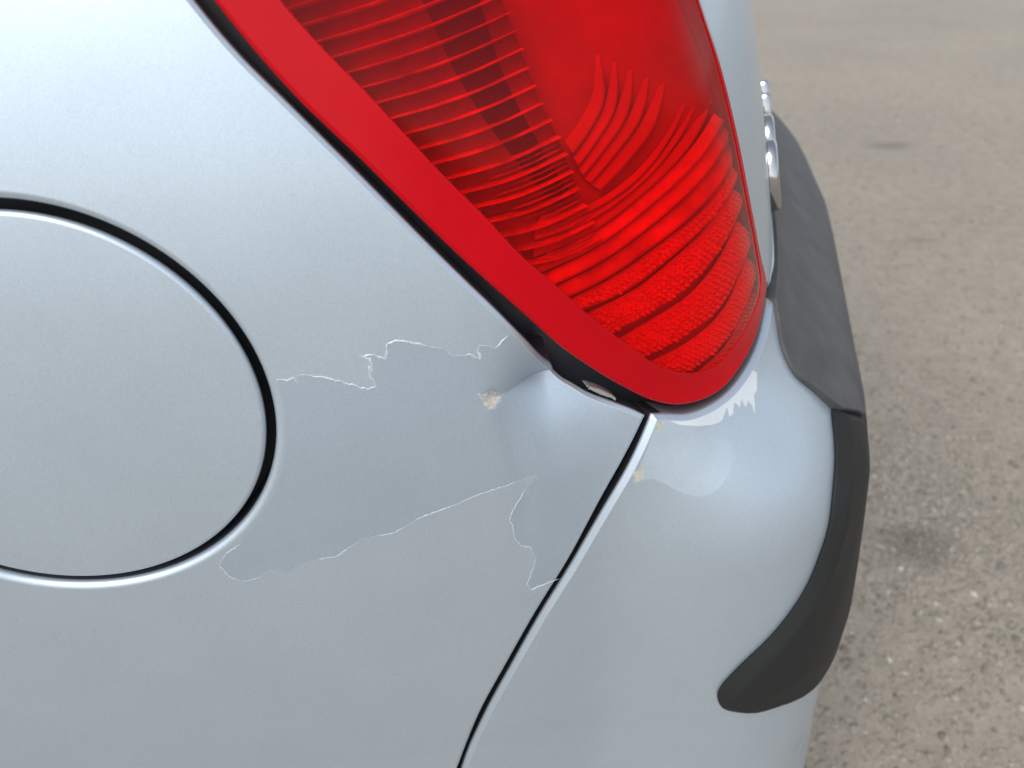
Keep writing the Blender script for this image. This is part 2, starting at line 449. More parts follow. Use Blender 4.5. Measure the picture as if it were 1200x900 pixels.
def make_paint(name, col, metallic, rough, coat, coat_rough=.12, blotch=.05):
    mt, nt, b = mat(name)
    fl = tex(nt, 2600, 1)
    r1 = ramp(nt, fl.outputs['Fac'], [(.30, scl(col, .90)), (.70, scl(col, 1.10))])
    bl = tex(nt, 18, 4, .6)
    r2 = ramp(nt, bl.outputs['Fac'], [(.3, (1 - blotch,) * 3), (.7, (1, 1, 1))])
    mx = nt.nodes.new('ShaderNodeMix')
    mx.data_type = 'RGBA'
    mx.blend_type = 'MULTIPLY'
    mx.inputs[0].default_value = 1
    nt.links.new(r1.outputs[0], mx.inputs[6])
    nt.links.new(r2.outputs[0], mx.inputs[7])
    nt.links.new(mx.outputs[2], b.inputs['Base Color'])
    b.inputs['Metallic'].default_value = metallic
    b.inputs['Roughness'].default_value = rough
    b.inputs['Coat Weight'].default_value = coat
    b.inputs['Coat Roughness'].default_value = coat_rough
    return mt


def make_plain(name, col, rough=.5, metallic=0., noise=None, amount=.15, bump_s=0., bump_d=.001, spec=.5, coat=0.):
    mt, nt, b = mat(name)
    b.inputs['Base Color'].default_value = (*col, 1)
    b.inputs['Roughness'].default_value = rough
    b.inputs['Metallic'].default_value = metallic
    b.inputs['Specular IOR Level'].default_value = spec
    b.inputs['Coat Weight'].default_value = coat
    if noise:
        n = tex(nt, noise, 5, .6)
        r = ramp(nt, n.outputs['Fac'], [(.3, scl(col, 1 - amount)), (.7, scl(col, 1 + amount))])
        nt.links.new(r.outputs[0], b.inputs['Base Color'])
        if bump_s:
            bump(nt, b, n.outputs['Fac'], bump_s, bump_d)
    return mt


PAINT = (.485, .565, .640)
m_paint = make_paint('silver_blue_paint', PAINT, .64, .42, .45)
m_peel = make_paint('bare_base_coat', (.440, .522, .606), .64, .43, 0.0)
m_scrape = make_paint('dull_scraped_paint', (.505, .595, .67), .46, .48, 0.0, blotch=.2)
m_scrape_hi = make_paint('white_scraped_primer', (.66, .71, .75), .15, .55, 0.0, blotch=.2)
m_lip = make_plain('lifted_clear_coat_edge', (.50, .56, .605), .45, .35, noise=900, amount=.3)
m_putty = make_plain('beige_filler', (.42, .41, .36), .8, noise=700, amount=.2, bump_s=.4, bump_d=.0006)
m_black = make_plain('black_textured_plastic', (.019, .020, .020), .55, noise=1500, amount=.12, bump_s=.12, bump_d=.0003, spec=.15)
m_pad = make_plain('weathered_black_plastic', (.066, .067, .068), .62, noise=32, amount=.28, bump_s=0)
m_dark = make_plain('cavity_and_gap_shade', (.012, .013, .016), .6)  # cavities, and the shade painted on bumper and tailgate edge walls
m_seal = make_plain('lamp_housing_and_gap_shade', (.040, .046, .058), .35)  # lamp seat, and the shade painted on the quarter panel's edge walls
m_flange = make_paint('inner_flange_paint', (.45, .45, .44), .2, .4, .2, blotch=.3)
m_rim = make_plain('solid_red_lens_rim', (.44, .0008, .006), .26, noise=20, amount=.06, spec=.16)
m_chrome = make_plain('chrome', (.48, .48, .475), .12, 1.0)
m_glass = make_plain('dark_window_glass', (.02, .024, .026), .05)
m_tyre = make_plain('tyre_rubber', (.022, .022, .023), .8, noise=200, amount=.2)
m_alloy = make_plain('wheel_alloy', (.55, .56, .57), .3, .9)


def make_lens():
    mt, nt, b = mat('clear_red_lens')
    nt.nodes.remove(b)
    out = nt.nodes['Material Output']
    tr = nt.nodes.new('ShaderNodeBsdfTransparent')
    tr.inputs[0].default_value = (.96, .022, .024, 1)
    gl = nt.nodes.new('ShaderNodeBsdfGlossy')
    gl.inputs['Roughness'].default_value = .10
    gl.inputs[0].default_value = (1, 1, 1, 1)
    df = nt.nodes.new('ShaderNodeBsdfDiffuse')
    df.inputs[0].default_value = (.62, .012, .014, 1)
    lw = nt.nodes.new('ShaderNodeLayerWeight')
    lw.inputs['Blend'].default_value = .5
    pw = nt.nodes.new('ShaderNodeMath')
    pw.operation = 'POWER'
    pw.inputs[1].default_value = 5.0
    nt.links.new(lw.outputs['Facing'], pw.inputs[0])
    fr = nt.nodes.new('ShaderNodeMath')
    fr.operation = 'MULTIPLY_ADD'
    fr.inputs[1].default_value = .80
    fr.inputs[2].default_value = .008
    nt.links.new(pw.outputs[0], fr.inputs[0])
    m0 = nt.nodes.new('ShaderNodeMixShader')
    dn = tex(nt, 420, 3, .7)
    dr = ramp(nt, dn.outputs['Fac'], [(.0, (.09, .09, .09)), (.66, (.10, .10, .10)), (.74, (.30, .30, .30))])
    nt.links.new(dr.outputs[0], m0.inputs[0])
    m1 = nt.nodes.new('ShaderNodeMixShader')
    L = nt.links.new
    L(tr.outputs[0], m0.inputs[1])
    L(df.outputs[0], m0.inputs[2])
    L(fr.outputs[0], m1.inputs[0])
    L(m0.outputs[0], m1.inputs[1])
    L(gl.outputs[0], m1.inputs[2])
    L(m1.outputs[0], out.inputs['Surface'])
    return mt


m_lens = make_lens()
m_rib = make_plain('moulded_lens_rib', (.66, .62, .61), .22, noise=75, amount=.55)
m_band = make_plain('bright_reflector_band', (.72, .67, .67), .30, .12, noise=70, amount=.3)
m_band2 = make_plain('soft_reflector_band', (.52, .47, .47), .34, .05, noise=60, amount=.12)
m_prism = make_plain('reflex_prisms', (.82, .79, .79), .12, .25)
m_fine = make_plain('fine_moulding', (.50, .46, .46), .3, noise=90, amount=.5)
m_bowl = make_plain('lamp_bowl', (.40, .35, .35), .40, noise=60, amount=.12)
m_bulb_refl = make_plain('dark_bulb_reflection', (.05, .04, .04), .5)  # colour of the bulb column's dark reflection
m_back = make_plain('dull_reflector_panel', (.24, .20, .20), .4, noise=40, amount=.35)


def make_asphalt():
    mt, nt, b = mat('worn_asphalt')
    L = nt.links.new
    big = tex(nt, 1.3, 5, .6)
    mid = tex(nt, 26, 6, .7)
    fine = tex(nt, 170, 4, .75)
    r1 = ramp(nt, fine.outputs['Fac'], [(.28, (.225, .200, .164)), (.5, (.325, .286, .230)), (.72, (.41, .37, .308))])
    r2 = ramp(nt, mid.outputs['Fac'], [(.3, (.80, .80, .80)), (.7, (1.12, 1.12, 1.12))])
    r3 = ramp(nt, big.outputs['Fac'], [(.3, (.90, .90, .90)), (.7, (1.06, 1.06, 1.05))])

    def mul(a, c):
        mx = nt.nodes.new('ShaderNodeMix')
        mx.data_type = 'RGBA'
        mx.blend_type = 'MULTIPLY'
        mx.inputs[0].default_value = 1
        L(a, mx.inputs[6])
        L(c, mx.inputs[7])
        return mx.outputs[2]
    c = mul(mul(r1.outputs[0], r2.outputs[0]), r3.outputs[0])
    # stains with a shape of their own: an oil spot beside the bumper and smaller ones
    tc = nt.nodes.new('ShaderNodeTexCoord')
    wob = tex(nt, 22, 3, .6)
    for (x, y, rx, ry, k) in ((.90, .60, .075, .056, .60), (.80, .92, .035, .014, .6), (1.9, 2.6, .10, .05, .7), (1.55, 1.75, .05, .02, .7)):
        mp = nt.nodes.new('ShaderNodeMapping')
        mp.vector_type = 'TEXTURE'
        mp.inputs['Location'].default_value = (x, y, 0)
        mp.inputs['Scale'].default_value = (rx, ry, 1)
        L(tc.outputs['Object'], mp.inputs['Vector'])
        ln = nt.nodes.new('ShaderNodeVectorMath')
        ln.operation = 'LENGTH'
        L(mp.outputs[0], ln.inputs[0])
        ad = nt.nodes.new('ShaderNodeMath')
        ad.operation = 'MULTIPLY_ADD'
        L(wob.outputs['Fac'], ad.inputs[0])
        ad.inputs[1].default_value = .9
        L(ln.outputs['Value'], ad.inputs[2])
        st = ramp(nt, ad.outputs[0], [(.0, (k, k, k)), (.55, (k, k, k)), (1.0, (1, 1, 1))])
        mr = nt.nodes.new('ShaderNodeMath')
        mr.operation = 'MULTIPLY'
        mr.inputs[1].default_value = .6
        L(ad.outputs[0], mr.inputs[0])
        L(mr.outputs[0], st.inputs['Fac'])
        c = mul(c, st.outputs[0])
    L(c, b.inputs['Base Color'])
    b.inputs['Roughness'].default_value = .85
    bump(nt, b, fine.outputs['Fac'], .55, .006)
    return mt


m_asphalt = make_asphalt()


def make_chip():
    mt, nt, b = mat('asphalt_stone_chips')
    at = nt.nodes.new('ShaderNodeAttribute')
    at.attribute_name = 'tone'
    n = tex(nt, 260, 3)
    r = ramp(nt, at.outputs['Fac'], [(0, (.14, .126, .105)), (.35, (.255, .23, .19)), (.75, (.335, .302, .25)), (.93, (.385, .35, .295)), (1, (.45, .42, .365))])
    r2 = ramp(nt, n.outputs['Fac'], [(.3, (.8, .8, .8)), (.7, (1.1, 1.1, 1.1))])
    mx = nt.nodes.new('ShaderNodeMix')
    mx.data_type = 'RGBA'
    mx.blend_type = 'MULTIPLY'
    mx.inputs[0].default_value = 1
    nt.links.new(r.outputs[0], mx.inputs[6])
    nt.links.new(r2.outputs[0], mx.inputs[7])
    nt.links.new(mx.outputs[2], b.inputs['Base Color'])
    b.inputs['Roughness'].default_value = .75
    return mt


m_chip = make_chip()

# ---------------------------------------------------------------- the ground
gv, gf = [], []
ground = new_mesh('asphalt_ground', [(-2500, -2500, 0), (2500, -2500, 0), (2500, 2500, 0), (-2500, 2500, 0)], [(0, 1, 2, 3)], m_asphalt)
ground['kind'] = 'structure'
ground['label'] = 'worn beige grey asphalt behind the car'


def stone_chips():
    t = (1 + 5 ** .5) / 2
    iv = np.array([(-1, t, 0), (1, t, 0), (-1, -t, 0), (1, -t, 0), (0, -1, t), (0, 1, t), (0, -1, -t), (0, 1, -t), (t, 0, -1), (t, 0, 1), (-t, 0, -1), (-t, 0, 1)]) / math.hypot(1, t)
    it = np.array([(0, 11, 5), (0, 5, 1), (0, 1, 7), (0, 7, 10), (0, 10, 11), (1, 5, 9), (5, 11, 4), (11, 10, 2), (10, 7, 6), (7, 1, 8), (3, 9, 4), (3, 4, 2), (3, 2, 6), (3, 6, 8), (3, 8, 9), (4, 9, 5), (2, 4, 11), (6, 2, 10), (8, 6, 7), (9, 8, 1)])
    n = 60000
    # densest beside the bumper, thinning out gradually all round
    a0 = rng.random(n) * 2 * math.pi
    rr = 2.6 * np.abs(rng.normal(size=n)) ** 1.15 * .42
    x = .95 + rr * np.cos(a0) * .75
    y = .75 + rr * np.sin(a0)
    far = rng.random(n) < .25
    x = np.where(far, .5 + 2.4 * rng.random(n), x)
    y = np.where(far, .1 + 3.6 * rng.random(n), y)
    size = np.clip(rng.lognormal(math.log(.0025), .45, n), .0011, .008)
    V = iv[None] * (1 + .22 * rng.normal(size=(n, 12, 1)))
    a = rng.random(n) * 2 * math.pi
    c, s = np.cos(a)[:, None], np.sin(a)[:, None]
    el = rng.uniform(.6, 1.0, (n, 1))
    X = V[..., 0] * size[:, None]
    Y = V[..., 1] * size[:, None] * el
    Z = V[..., 2] * size[:, None] * .45
    P = np.stack([x[:, None] + X * c - Y * s, y[:, None] + X * s + Y * c, Z + .1 * size[:, None] - .0002], -1).reshape(-1, 3)
    Fc = (it[None] + (np.arange(n) * 12)[:, None, None]).reshape(-1, 3)
    me = bpy.data.meshes.new('stone_chips')
    me.vertices.add(len(P))
    me.vertices.foreach_set('co', P.ravel())
    me.loops.add(Fc.size)
    me.loops.foreach_set('vertex_index', Fc.ravel().astype(np.int32))
    me.polygons.add(len(Fc))
    me.polygons.foreach_set('loop_start', np.arange(0, Fc.size, 3, dtype=np.int32))
    me.update(calc_edges=True)
    me.validate()
    tone = np.repeat(np.clip(rng.beta(2.2, 2.6, n) + (rng.random(n) < .03) * .5, 0, 1), 12)
    stain = ((x - .90) / .060) ** 2 + ((y - .60) / .046) ** 2 < 1 + .35 * rng.normal(size=n)
    tone *= np.repeat(np.where(stain, .5, 1.0), 12)
    at = me.attributes.new('tone', 'FLOAT', 'POINT')
    at.data.foreach_set('value', tone.astype(np.float32))
    me.materials.append(m_chip)
    o = bpy.data.objects.new('stone_chips', me)
    scene.collection.objects.link(o)
    o['kind'] = 'stuff'
    o['label'] = 'small pale and dark stone chips in the asphalt surface'
    o['category'] = 'stones'


stone_chips()

# ---------------------------------------------------------------- the car
car = bpy.data.objects.new('parked_car', None)
scene.collection.objects.link(car)
car['label'] = 'silver blue hatchback with dented, peeling rear corner and red tail lamp'
car['category'] = 'car'


def part(name):
    o = bpy.data.objects.new(name, None)
    scene.collection.objects.link(o)
    o.parent = car
    return o


A2 = lambda k: np.array(D[k], float)

# --- dent: a creased V running from the putty spot to the lamp edge, with a soft buckle below it
DN = A2('dent')
_ap, _lp = DN[0], DN[1]
_dir = (_lp - _ap) / np.linalg.norm(_lp - _ap)
_len = float(np.linalg.norm(_lp - _ap))
_up = np.array([-_dir[1], _dir[0]])
BUCKLE = spline(DN[2:], .004)


def dent(s, z):
    P = np.stack([np.ravel(s), np.ravel(z)], -1)
    a = (P - _ap) @ _dir
    b = (P - _ap) @ _up
    g = sstep(a, -.003, _len * .9)
    bb = np.sqrt(b * b + .0003 ** 2) - .0003
    prof = np.where(b > 0, np.exp(-bb / .0125), .88 * np.exp(-bb / .0155) + .12 * np.exp(-(bb / .035) ** 2))
    d = .0140 * g * prof * (1 - sstep(a, _len + .015, _len + .06))
    # small pit at the apex of the crease
    r2 = ((P - _ap) ** 2).sum(1)
    d = d + .0012 * np.exp(-r2 / .0030 ** 2)
    # soft buckle
    near = (P[:, 0] > .12) & (P[:, 0] < .25) & (P[:, 1] > .68) & (P[:, 1] < .86)
    if near.any():
        q = P[near]
        sd = q[:, 0] - np.interp(q[:, 1], BUCKLE[::-1, 1], BUCKLE[::-1, 0])
        fade = sstep(q[:, 1], .69, .74) * (1 - sstep(q[:, 1], .80, .845))
        d[near] += fade * (.00060 * np.exp(-(sd / .0050) ** 2) + .0016 * s5(sd, -.006, .03) * (1 - s5(sd, .03, .07)))
        sd2 = sd + .020
        d[near] += fade * .00015 * np.exp(-(sd2 / .006) ** 2)
    return d.reshape(np.shape(s))


panel_f = raised(lambda s, z: -dent(s, z))

# --- quarter panel
ang = np.linspace(math.pi * .99, rad(12), 40)
arch = np.stack([-.35 + .335 * np.cos(ang), .30 + .335 * np.sin(ang)], -1)
gap_low = [(-.015, .372), (.06, .42)]
panel_outer = np.concatenate([
    line([(-.95, .31), (-.70, .31)], .03), arch[:-1],
    spline([(-.02, .372), (.02, .372), (.068, .392), (.103, .430), (.123, .474)] + D['panelgap'][::-1], .0025)[:-1],
    spline(D['paneltop'][::-1] + [[.058, .985], [.033, 1.04], [.038, 1.10], [.08, 1.14], [.15, 1.155]], .002)[:-1],
    line([(.15, 1.155), (.135, 1.36), (-.2, 1.36), (-.2, 1.02), (-.95, 1.0)], .03),
    line([(-.95, 1.0), (-.95, .31)], .03)[1:-1]])
FU_R = .085
th = np.linspace(0, 2 * math.pi, 260, endpoint=False)


def ring(r):
    return np.stack([r * np.cos(th), .8 + r * np.sin(th) * .996], -1)


def jag(P, amp, step):
    L = line(P, step)
    n = rng.normal(size=L.shape) * amp
    n[0] = n[-1] = 0
    return L + n


pu = jag(D['peel_upper'], .00025, .0012)
pl = jag(D['peel_lower'], .00020, .0014)
psm = jag(D['peel_small'], .00020, .0012)
# the bare area follows the roll round the fuel door on its left
arcL = [(FU_R + .0042) * np.array([math.cos(a), math.sin(a)]) + (0, .8) for a in
        np.linspace(math.atan2(pl[-1][1] - .8, pl[-1][0]), math.atan2(pu[0][1] - .8, pu[0][0]), 26)]
arcL = np.array(arcL)
gapP = spline(D['panelgap'], .0025)
gapP = gapP[gapP[:, 1] > psm[-1][1]] + (-.0026, .0008)
topP = spline(D['paneltop'], .002)
topP = topP[topP[:, 0] > pu[-1][0] + .004] + (-.0016, -.0020)
topP = topP[topP[:, 0] < gapP[0][0] - .001]
bare = np.concatenate([pu, topP, gapP, psm[::-1], pl, arcL[1:-1]])


def blob(c, r, seed, n=22, ax=1.0, rough=.22):
    g = np.random.default_rng(seed)
    a = np.linspace(0, 2 * math.pi, n, endpoint=False)
    k = r * (1 + rough * g.normal(size=n))
    return np.stack([c[0] + k * np.cos(a), c[1] + ax * k * np.sin(a)], -1)


spot = blob(D['putty'][0], .0034, 3, ax=1.25)


def panel_class(C):
    mi = np.zeros(len(C), int)
    mi[inside(C, bare)] = 1
    mi[inside(C, spot)] = 2
    return mi


close = lambda L: np.concatenate([L, L[:1]])
quarter = patch('quarter_panel', panel_f, panel_outer, [m_paint, m_peel, m_putty, m_seal], car, wall_shade_mat=3, holes=[ring(FU_R)], r=.0022, chamfer=rad(32), hole_r=.0032,  # edge walls coloured dark as the shade inside the gaps
                depth=.012, cuts=[close(bare), close(spot)], classify=panel_class,
                levels=[((-.14, .26, .50, .96), .004), ((.15, .235, .755, .835), .0012), ((.168, .206, .786, .802), .0006)])
quarter['label'] = 'dented silver quarter panel with peeling clear coat'
patch('quarter_panel', raised(0.), panel_outer, [m_paint], car, r=.0014, depth=.012, levels=[], mirror='only')


# lifted edges of the clear coat
def lip(path, w, h, seed):
    g = np.random.default_rng(seed)
    P = np.asarray(path)
    k = np.convolve(g.random(len(P) + 8), np.ones(9) / 9, 'valid')
    k = np.clip((k - .47) * 7 + .6, .25, 1.5)
    return ridge('peel_edge', panel_f, P, m_lip, quarter, w * k, h * k, profile=((-1, 0), (-.1, 1), (.5, .85), (.7, -.2)))


lip(pu, .0009, .00022, 1)
lip(pl, .0005, .00010, 2)
lip(psm, .0006, .00014, 4)
lip(close(spot)[3:12], .0009, .0004, 5)

# --- fuel door
fuel = patch('fuel_door', raised(-.0006), ring(.0813), [m_paint], car, r=.0020, depth=.0003, levels=[((-.14, .14, .68, .92), .005)])
fuel['label'] = 'round silver fuel filler door'
patch('fuel_recess', raised(-.016), ring(.092), [m_dark], car, fillet=False, levels=[], coarse=.02)

# --- tail lamp
lamp_pts = D['lamp'] + [[.262, .968], [.238, 1.02], [.20, 1.08], [.15, 1.12], [.10, 1.128], [.062, 1.105], [.045, 1.06], [.052, 1.01], [.071, .973]]
rim_pts = D['rimin'][1:] + [[.259, .965], [.234, 1.012], [.195, 1.066], [.15, 1.102], [.11, 1.107], [.08, 1.09], [.066, 1.055], [.072, 1.01], [.092, .970]]
lamp_loop = spline(lamp_pts, .002, True)
rim_loop = spline(rim_pts, .002, True)
_lcache = close(lamp_loop)


def lens_h(s, z):
    P = np.stack([np.ravel(s), np.ravel(z)], -1)
    d = seg_dist(P, lamp_loop[::3])
    return (.0012 + .0018 * s5(d, 0, .03)).reshape(np.shape(s))


lens_f = raised(lens_h)
lamp = part('tail_lamp')
lamp['label'] = 'red tail lamp with ribbed lens'
patch('lens_rim', lens_f, lamp_loop, [m_rim], lamp, holes=[rim_loop], r=.0022, hole_r=.0003, depth=.022, hole_depth=.001, levels=[((.05, .38, .74, .97), .004)])
patch('lens', raised(lambda s, z: lens_h(s, z) - .0004), rim_loop, [m_lens], lamp, fillet=False, levels=[((.05, .38, .74, .97), .005)])


def rs(P, n):
    Q = spline(P, .001)
    L = np.r_[0, np.cumsum(np.linalg.norm(np.diff(Q, axis=0), axis=1))]
    t = np.linspace(0, L[-1], n)
    return np.stack([np.interp(t, L, Q[:, 0]), np.interp(t, L, Q[:, 1])], -1)


def band_depth(s):
    # the reflector comes closer to the lens where it wraps round the corner
    return -.0135 + .0098 * s5(np.asarray(s, float), .225, .312)


def bowl_depth(s, z):
    # deep behind the upper half, shallow towards the pointed lower end
    return band_depth(s) - .0016 - .010 * s5(z - .30 * (np.asarray(s) - .2), .85, .92) * (1 - s5(np.asarray(s, float), .20, .27))


patch('lamp_bowl', raised(bowl_depth), lamp_loop, [m_bowl], lamp, fillet=False, levels=[((.05, .38, .74, .97), .005)])
rib_f = raised(-.0125)
for k, R_ in enumerate(D['ribs']):
    P = spline(R_, .004)
    n_ = len(P)
    g_ = np.random.default_rng(40 + k)
    wv = .0011 + .0007 * np.sin(np.linspace(.3, 2.6 + g_.random(), n_))
    ridge('lens_rib', rib_f, P, m_rib, lamp, wv, .0034, taper=False, profile=((-1, -1.2), (-.5, .6), (0, 1), (.5, .6), (1, -1.2)))
    # finer moulding between two ribs
    if k + 1 < len(D['ribs']):
        m_ = 24
        P, Q = rs(D['ribs'][k], m_), rs(D['ribs'][k + 1], m_)
        for t_, w_ in ((.36, .0006), (.66, .0005)) if k > 12 else ():
            a_ = int(m_ * (.25 + .25 * g_.random()))
            L_ = (P[:m_] * (1 - t_) + Q[:m_] * t_)[a_:]
            if len(L_) > 4:
                ridge('fine_rib', rib_f, L_, m_fine, lamp, w_ * 1.6, .0012, profile=((-1, -1.2), (0, 1), (1, -1.2)))
# scalloped inner edge of the rim, one small cup at the root of each rib
for k, R_ in enumerate(D['ribs']):
    p, q = np.array(R_[0]), np.array(R_[1])
    t_ = (q - p) / np.linalg.norm(q - p)
    ridge('rib_foot', rib_f, np.array([p - t_ * .0015, p + t_ * .0005, p + t_ * .0022]) + np.array([.0010, -.0014]), m_prism, lamp, .0040, .0085, profile=((-1, -.6), (-.4, .8), (.4, 1), (1, -.6)), flat=True)
panel_loop = np.concatenate([spline([r[0] for r in D['ribs'][:-3]], .004), spline([r[-1] for r in D['ribs'][:-3]], .004)[::-1]])
patch('reflector_panel', raised(-.0138), panel_loop, [m_back], lamp, r=.0015, depth=.004, levels=[], coarse=.012)
hp = spline(D['bulb_refl'], .004)
ridge('bulb_reflection', raised(-.0138), hp, m_bulb_refl, lamp, np.linspace(.021, .008, len(hp)), .0014, taper=False)  # dark bar painted in as the bulb column's reflection in the ribs

def extend(P, d):
    t = P[-1] - P[-2]
    t0 = P[0] - P[1]
    if d:
        P = np.concatenate([[P[0] + t0 / np.linalg.norm(t0) * .005], P])
    return np.concatenate([P, [P[-1] + t / np.linalg.norm(t) * d]]) if d else P


FANS = [extend(np.array(f, float), .0 if k < 9 else .034) for k, f in enumerate(D['fans'])]


def resample(P, n):
    Q = spline(P, .001)
    L = np.r_[0, np.cumsum(np.linalg.norm(np.diff(Q, axis=0), axis=1))]
    t = np.linspace(0, L[-1], n)
    return np.stack([np.interp(t, L, Q[:, 0]), np.interp(t, L, Q[:, 1])], -1)


prism_v, prism_f = [], []


def band(a, b, prisms, spike=False):
    """one moulded step of the reflector between two curves, tilted like a shingle; its relief
    runs out into the bowl at the upper end when spike is set"""
    n = 34
    A_, B_ = resample(a, n), resample(b, n)
    u_ = np.linspace(0, 1, n)
    tip = 1 - s5(u_, .35, .95) if spike else np.ones(n)
    rows = []
    K = 5
    w_ = .74 if not spike else .80
    for k in range(K):
        t = (.08 + w_ * k / (K - 1) * (.12 + .88 * np.sqrt(tip)))[:, None]
        q = A_ * (1 - t) + B_ * t
        # relief above the bowl, fading out upwards
        f_ = raised(lambda s, z, k=k: np.where(tip > 0, bowl_depth(s, z) * (1 - tip) + (band_depth(s) + (.0017 if spike else .0026) * (k / (K - 1))) * tip - .0003 * (1 - tip), 0))
        rows.append(f_(q[:, 0], q[:, 1]))
    t = (.08 + (w_ + .05) * (.12 + .88 * np.sqrt(tip)))[:, None]
    q = A_ * (1 - t) + B_ * t
    rows.append(raised(lambda s, z: (band_depth(s) - .003) * tip + (bowl_depth(s, z) - .001) * (1 - tip))(q[:, 0], q[:, 1]))
    faces = [(r_ * n + j, (r_ + 1) * n + j, (r_ + 1) * n + j + 1, r_ * n + j + 1) for r_ in range(K) for j in range(n - 1)]
    mid_ = (A_ + B_) / 2
    okp = inside(mid_, lamp_loop) & (seg_dist(mid_, lamp_loop) > .0010)
    okp &= tip > .015
    faces = [f for f in faces if okp[f[0] % n] and okp[f[3] % n]]
    new_mesh('reflector_band', np.concatenate(rows), faces, m_band2 if spike else m_band, lamp)
    if prisms:
        L = np.linalg.norm(np.diff(A_, axis=0), axis=1).sum()
        nn = int(L / .0028)
        A2_, B2_ = resample(a, nn + 1), resample(b, nn + 1)
        wd = np.linalg.norm(B2_ - A2_, axis=1)
        mq = (A2_ + B2_) / 2
        keep_ = inside(mq, lamp_loop) & (seg_dist(mq, lamp_loop) > .0055)
        for j in range(nn):
            m2 = max(2, int(wd[j] * .8 / .0026))
            for k in range(m2):
                t0, t1 = .12 + .68 * k / m2, .12 + .68 * (k + 1) / m2
                sh = .5 * (k % 2)
                c4 = []
                for (jj, tt) in ((j, t0), (j + 1, t0), (j + 1, t1), (j, t1)):
                    jj = min(jj, nn)
                    c4.append(A2_[jj] * (1 - tt) + B2_[jj] * tt)
                c4 = np.array(c4)
                if not keep_[j]:
                    continue
                mid = c4.mean(0) + rng.normal(size=2) * .0004
                hz = float(band_depth(mid[0])) + .0030 * ((t0 + t1) / 2 - .10) / .72
                o = len(prism_v)
                base = raised(hz - .0004)(c4[:, 0], c4[:, 1])
                top = raised(min(hz + .0020 * rng.uniform(.3, 1.2), -.0008))(mid[None, 0], mid[None, 1])
                prism_v.extend(base)
                prism_v.extend(top)
                prism_f.extend([(o, o + 1, o + 4), (o + 1, o + 2, o + 4), (o + 2, o + 3, o + 4), (o + 3, o, o + 4)])


for k in range(len(FANS) - 1):
    if k == 5:
        continue
    band(FANS[k], FANS[k + 1], k >= 12, k < 9)
if prism_v:
    o = new_mesh('reflex_prisms', np.array(prism_v), prism_f, m_prism, lamp, smooth=False)
    o['kind'] = 'stuff'

# the same lamp on the far side
lamp2 = part('tail_lamp')
patch('lens_rim', lens_f, lamp_loop[::3], [m_rim], lamp2, holes=[rim_loop[::3]], r=.0030, hole_r=.0003, depth=.022, levels=[], mirror='only')
patch('lens', raised(.002), rim_loop[::3], [m_lens], lamp2, fillet=False, levels=[], mirror='only')
patch('lamp_bowl', raised(-.014), lamp_loop[::3], [m_bowl], lamp2, fillet=False, levels=[], mirror='only')

# dark seat of the lamp and the bent inner flange seen in the widened gap
seat = np.concatenate([spline([(.03, 1.06), (.07, .94), (.13, .865), (.19, .785), (.235, .752), (.28, .745), (.35, .765), (.37, .80), (.31, .93), (.25, 1.05), (.16, 1.15), (.06, 1.14)], .01, True)])
patch('lamp_seat', raised(-.030), seat, [m_seal], car, fillet=False, levels=[], coarse=.012)
fl = blob((.2235, .7825), .0044, 9, 26, .30, .06)
c_, s_ = math.cos(rad(-34)), math.sin(rad(-34))
fl = (fl - (.2235, .7825)) * (1.9, .9) @ np.array([[c_, s_], [-s_, c_]]) + (.2232, .7795)
patch('inner_flange', raised(-.008), fl, [m_flange], car, r=.0012, depth=.005, levels=[], coarse=.002)

# --- bumper
bump_outer = np.concatenate([
    line([(-.02, .25), (SC, .25)], .03)[:-1],
    line([(SC, .25), (SC, .783)], .03)[:-1],
    line([(SC, .783), (.42, .783)], .03)[:-1],
    spline([(.42, .783), (.385, .7825)] + D['bumptop'][::-1], .002)[:-1],
    spline(D['bumpgap'] + [[.131, .470], [.110, .424], [.073, .385], [.022, .364], [-.012, .364]], .0025)[:-1],
    line([(-.012, .364), (-.02, .25)], .03)[:-1]])
scr = jag(D['scrape'], .00012, .0012)
scr_loop = scr
scr2 = jag(D['scrape_hi'], .0001, .0012)
spots = [blob(D['putty'][1], .0026, 11, ax=1.3), blob(D['putty'][2], .0024, 12, ax=1.4)]


def bump_class(C):
    mi = np.zeros(len(C), int)
    mi[inside(C, scr_loop)] = 1
    mi[inside(C, scr2)] = 3
    for sp in spots:
        mi[inside(C, sp)] = 2
    return mi


bumper = patch('rear_bumper', raised(0.), bump_outer, [m_paint, m_scrape, m_putty, m_scrape_hi, m_dark], car, wall_shade_mat=4, painted_wall=lambda p: p[0] > .25 and p[1] > .7, r=.0028, chamfer=rad(44), depth=.014,  # side gap wall is body paint in reality, darkened here as shade
               cuts=[close(scr_loop), close(scr2)] + [close(s) for s in spots], classify=bump_class, mirror='join', seam=True,
               levels=[((.10, .7, .50, .79), .0035)])
bumper['label'] = 'silver rear bumper with scraped paint under the lamp'

pad_outer = np.concatenate([
    spline(D['padin'][:-1], .003), spline(D['seam'] + [[.44, .694], [.50, .690]], .003), line([(.50, .690), (SC, .690)], .02)[1:-1],
    line([(SC, .690), (SC, .781)], .02)[:-1], line([(SC, .781), (.3585, .781)], .02)[:-1]])
pad = patch('bumper_pad', raised(lambda s, z: .0024 + .0048 * s5(-z, -.755, -.705)), pad_outer, [m_pad], bumper, r=.0010, depth=.010, levels=[((.30, .7, .68, .79), .0035)], mirror='join', seam=True)
pad['label'] = 'grey weathered plastic step pad'

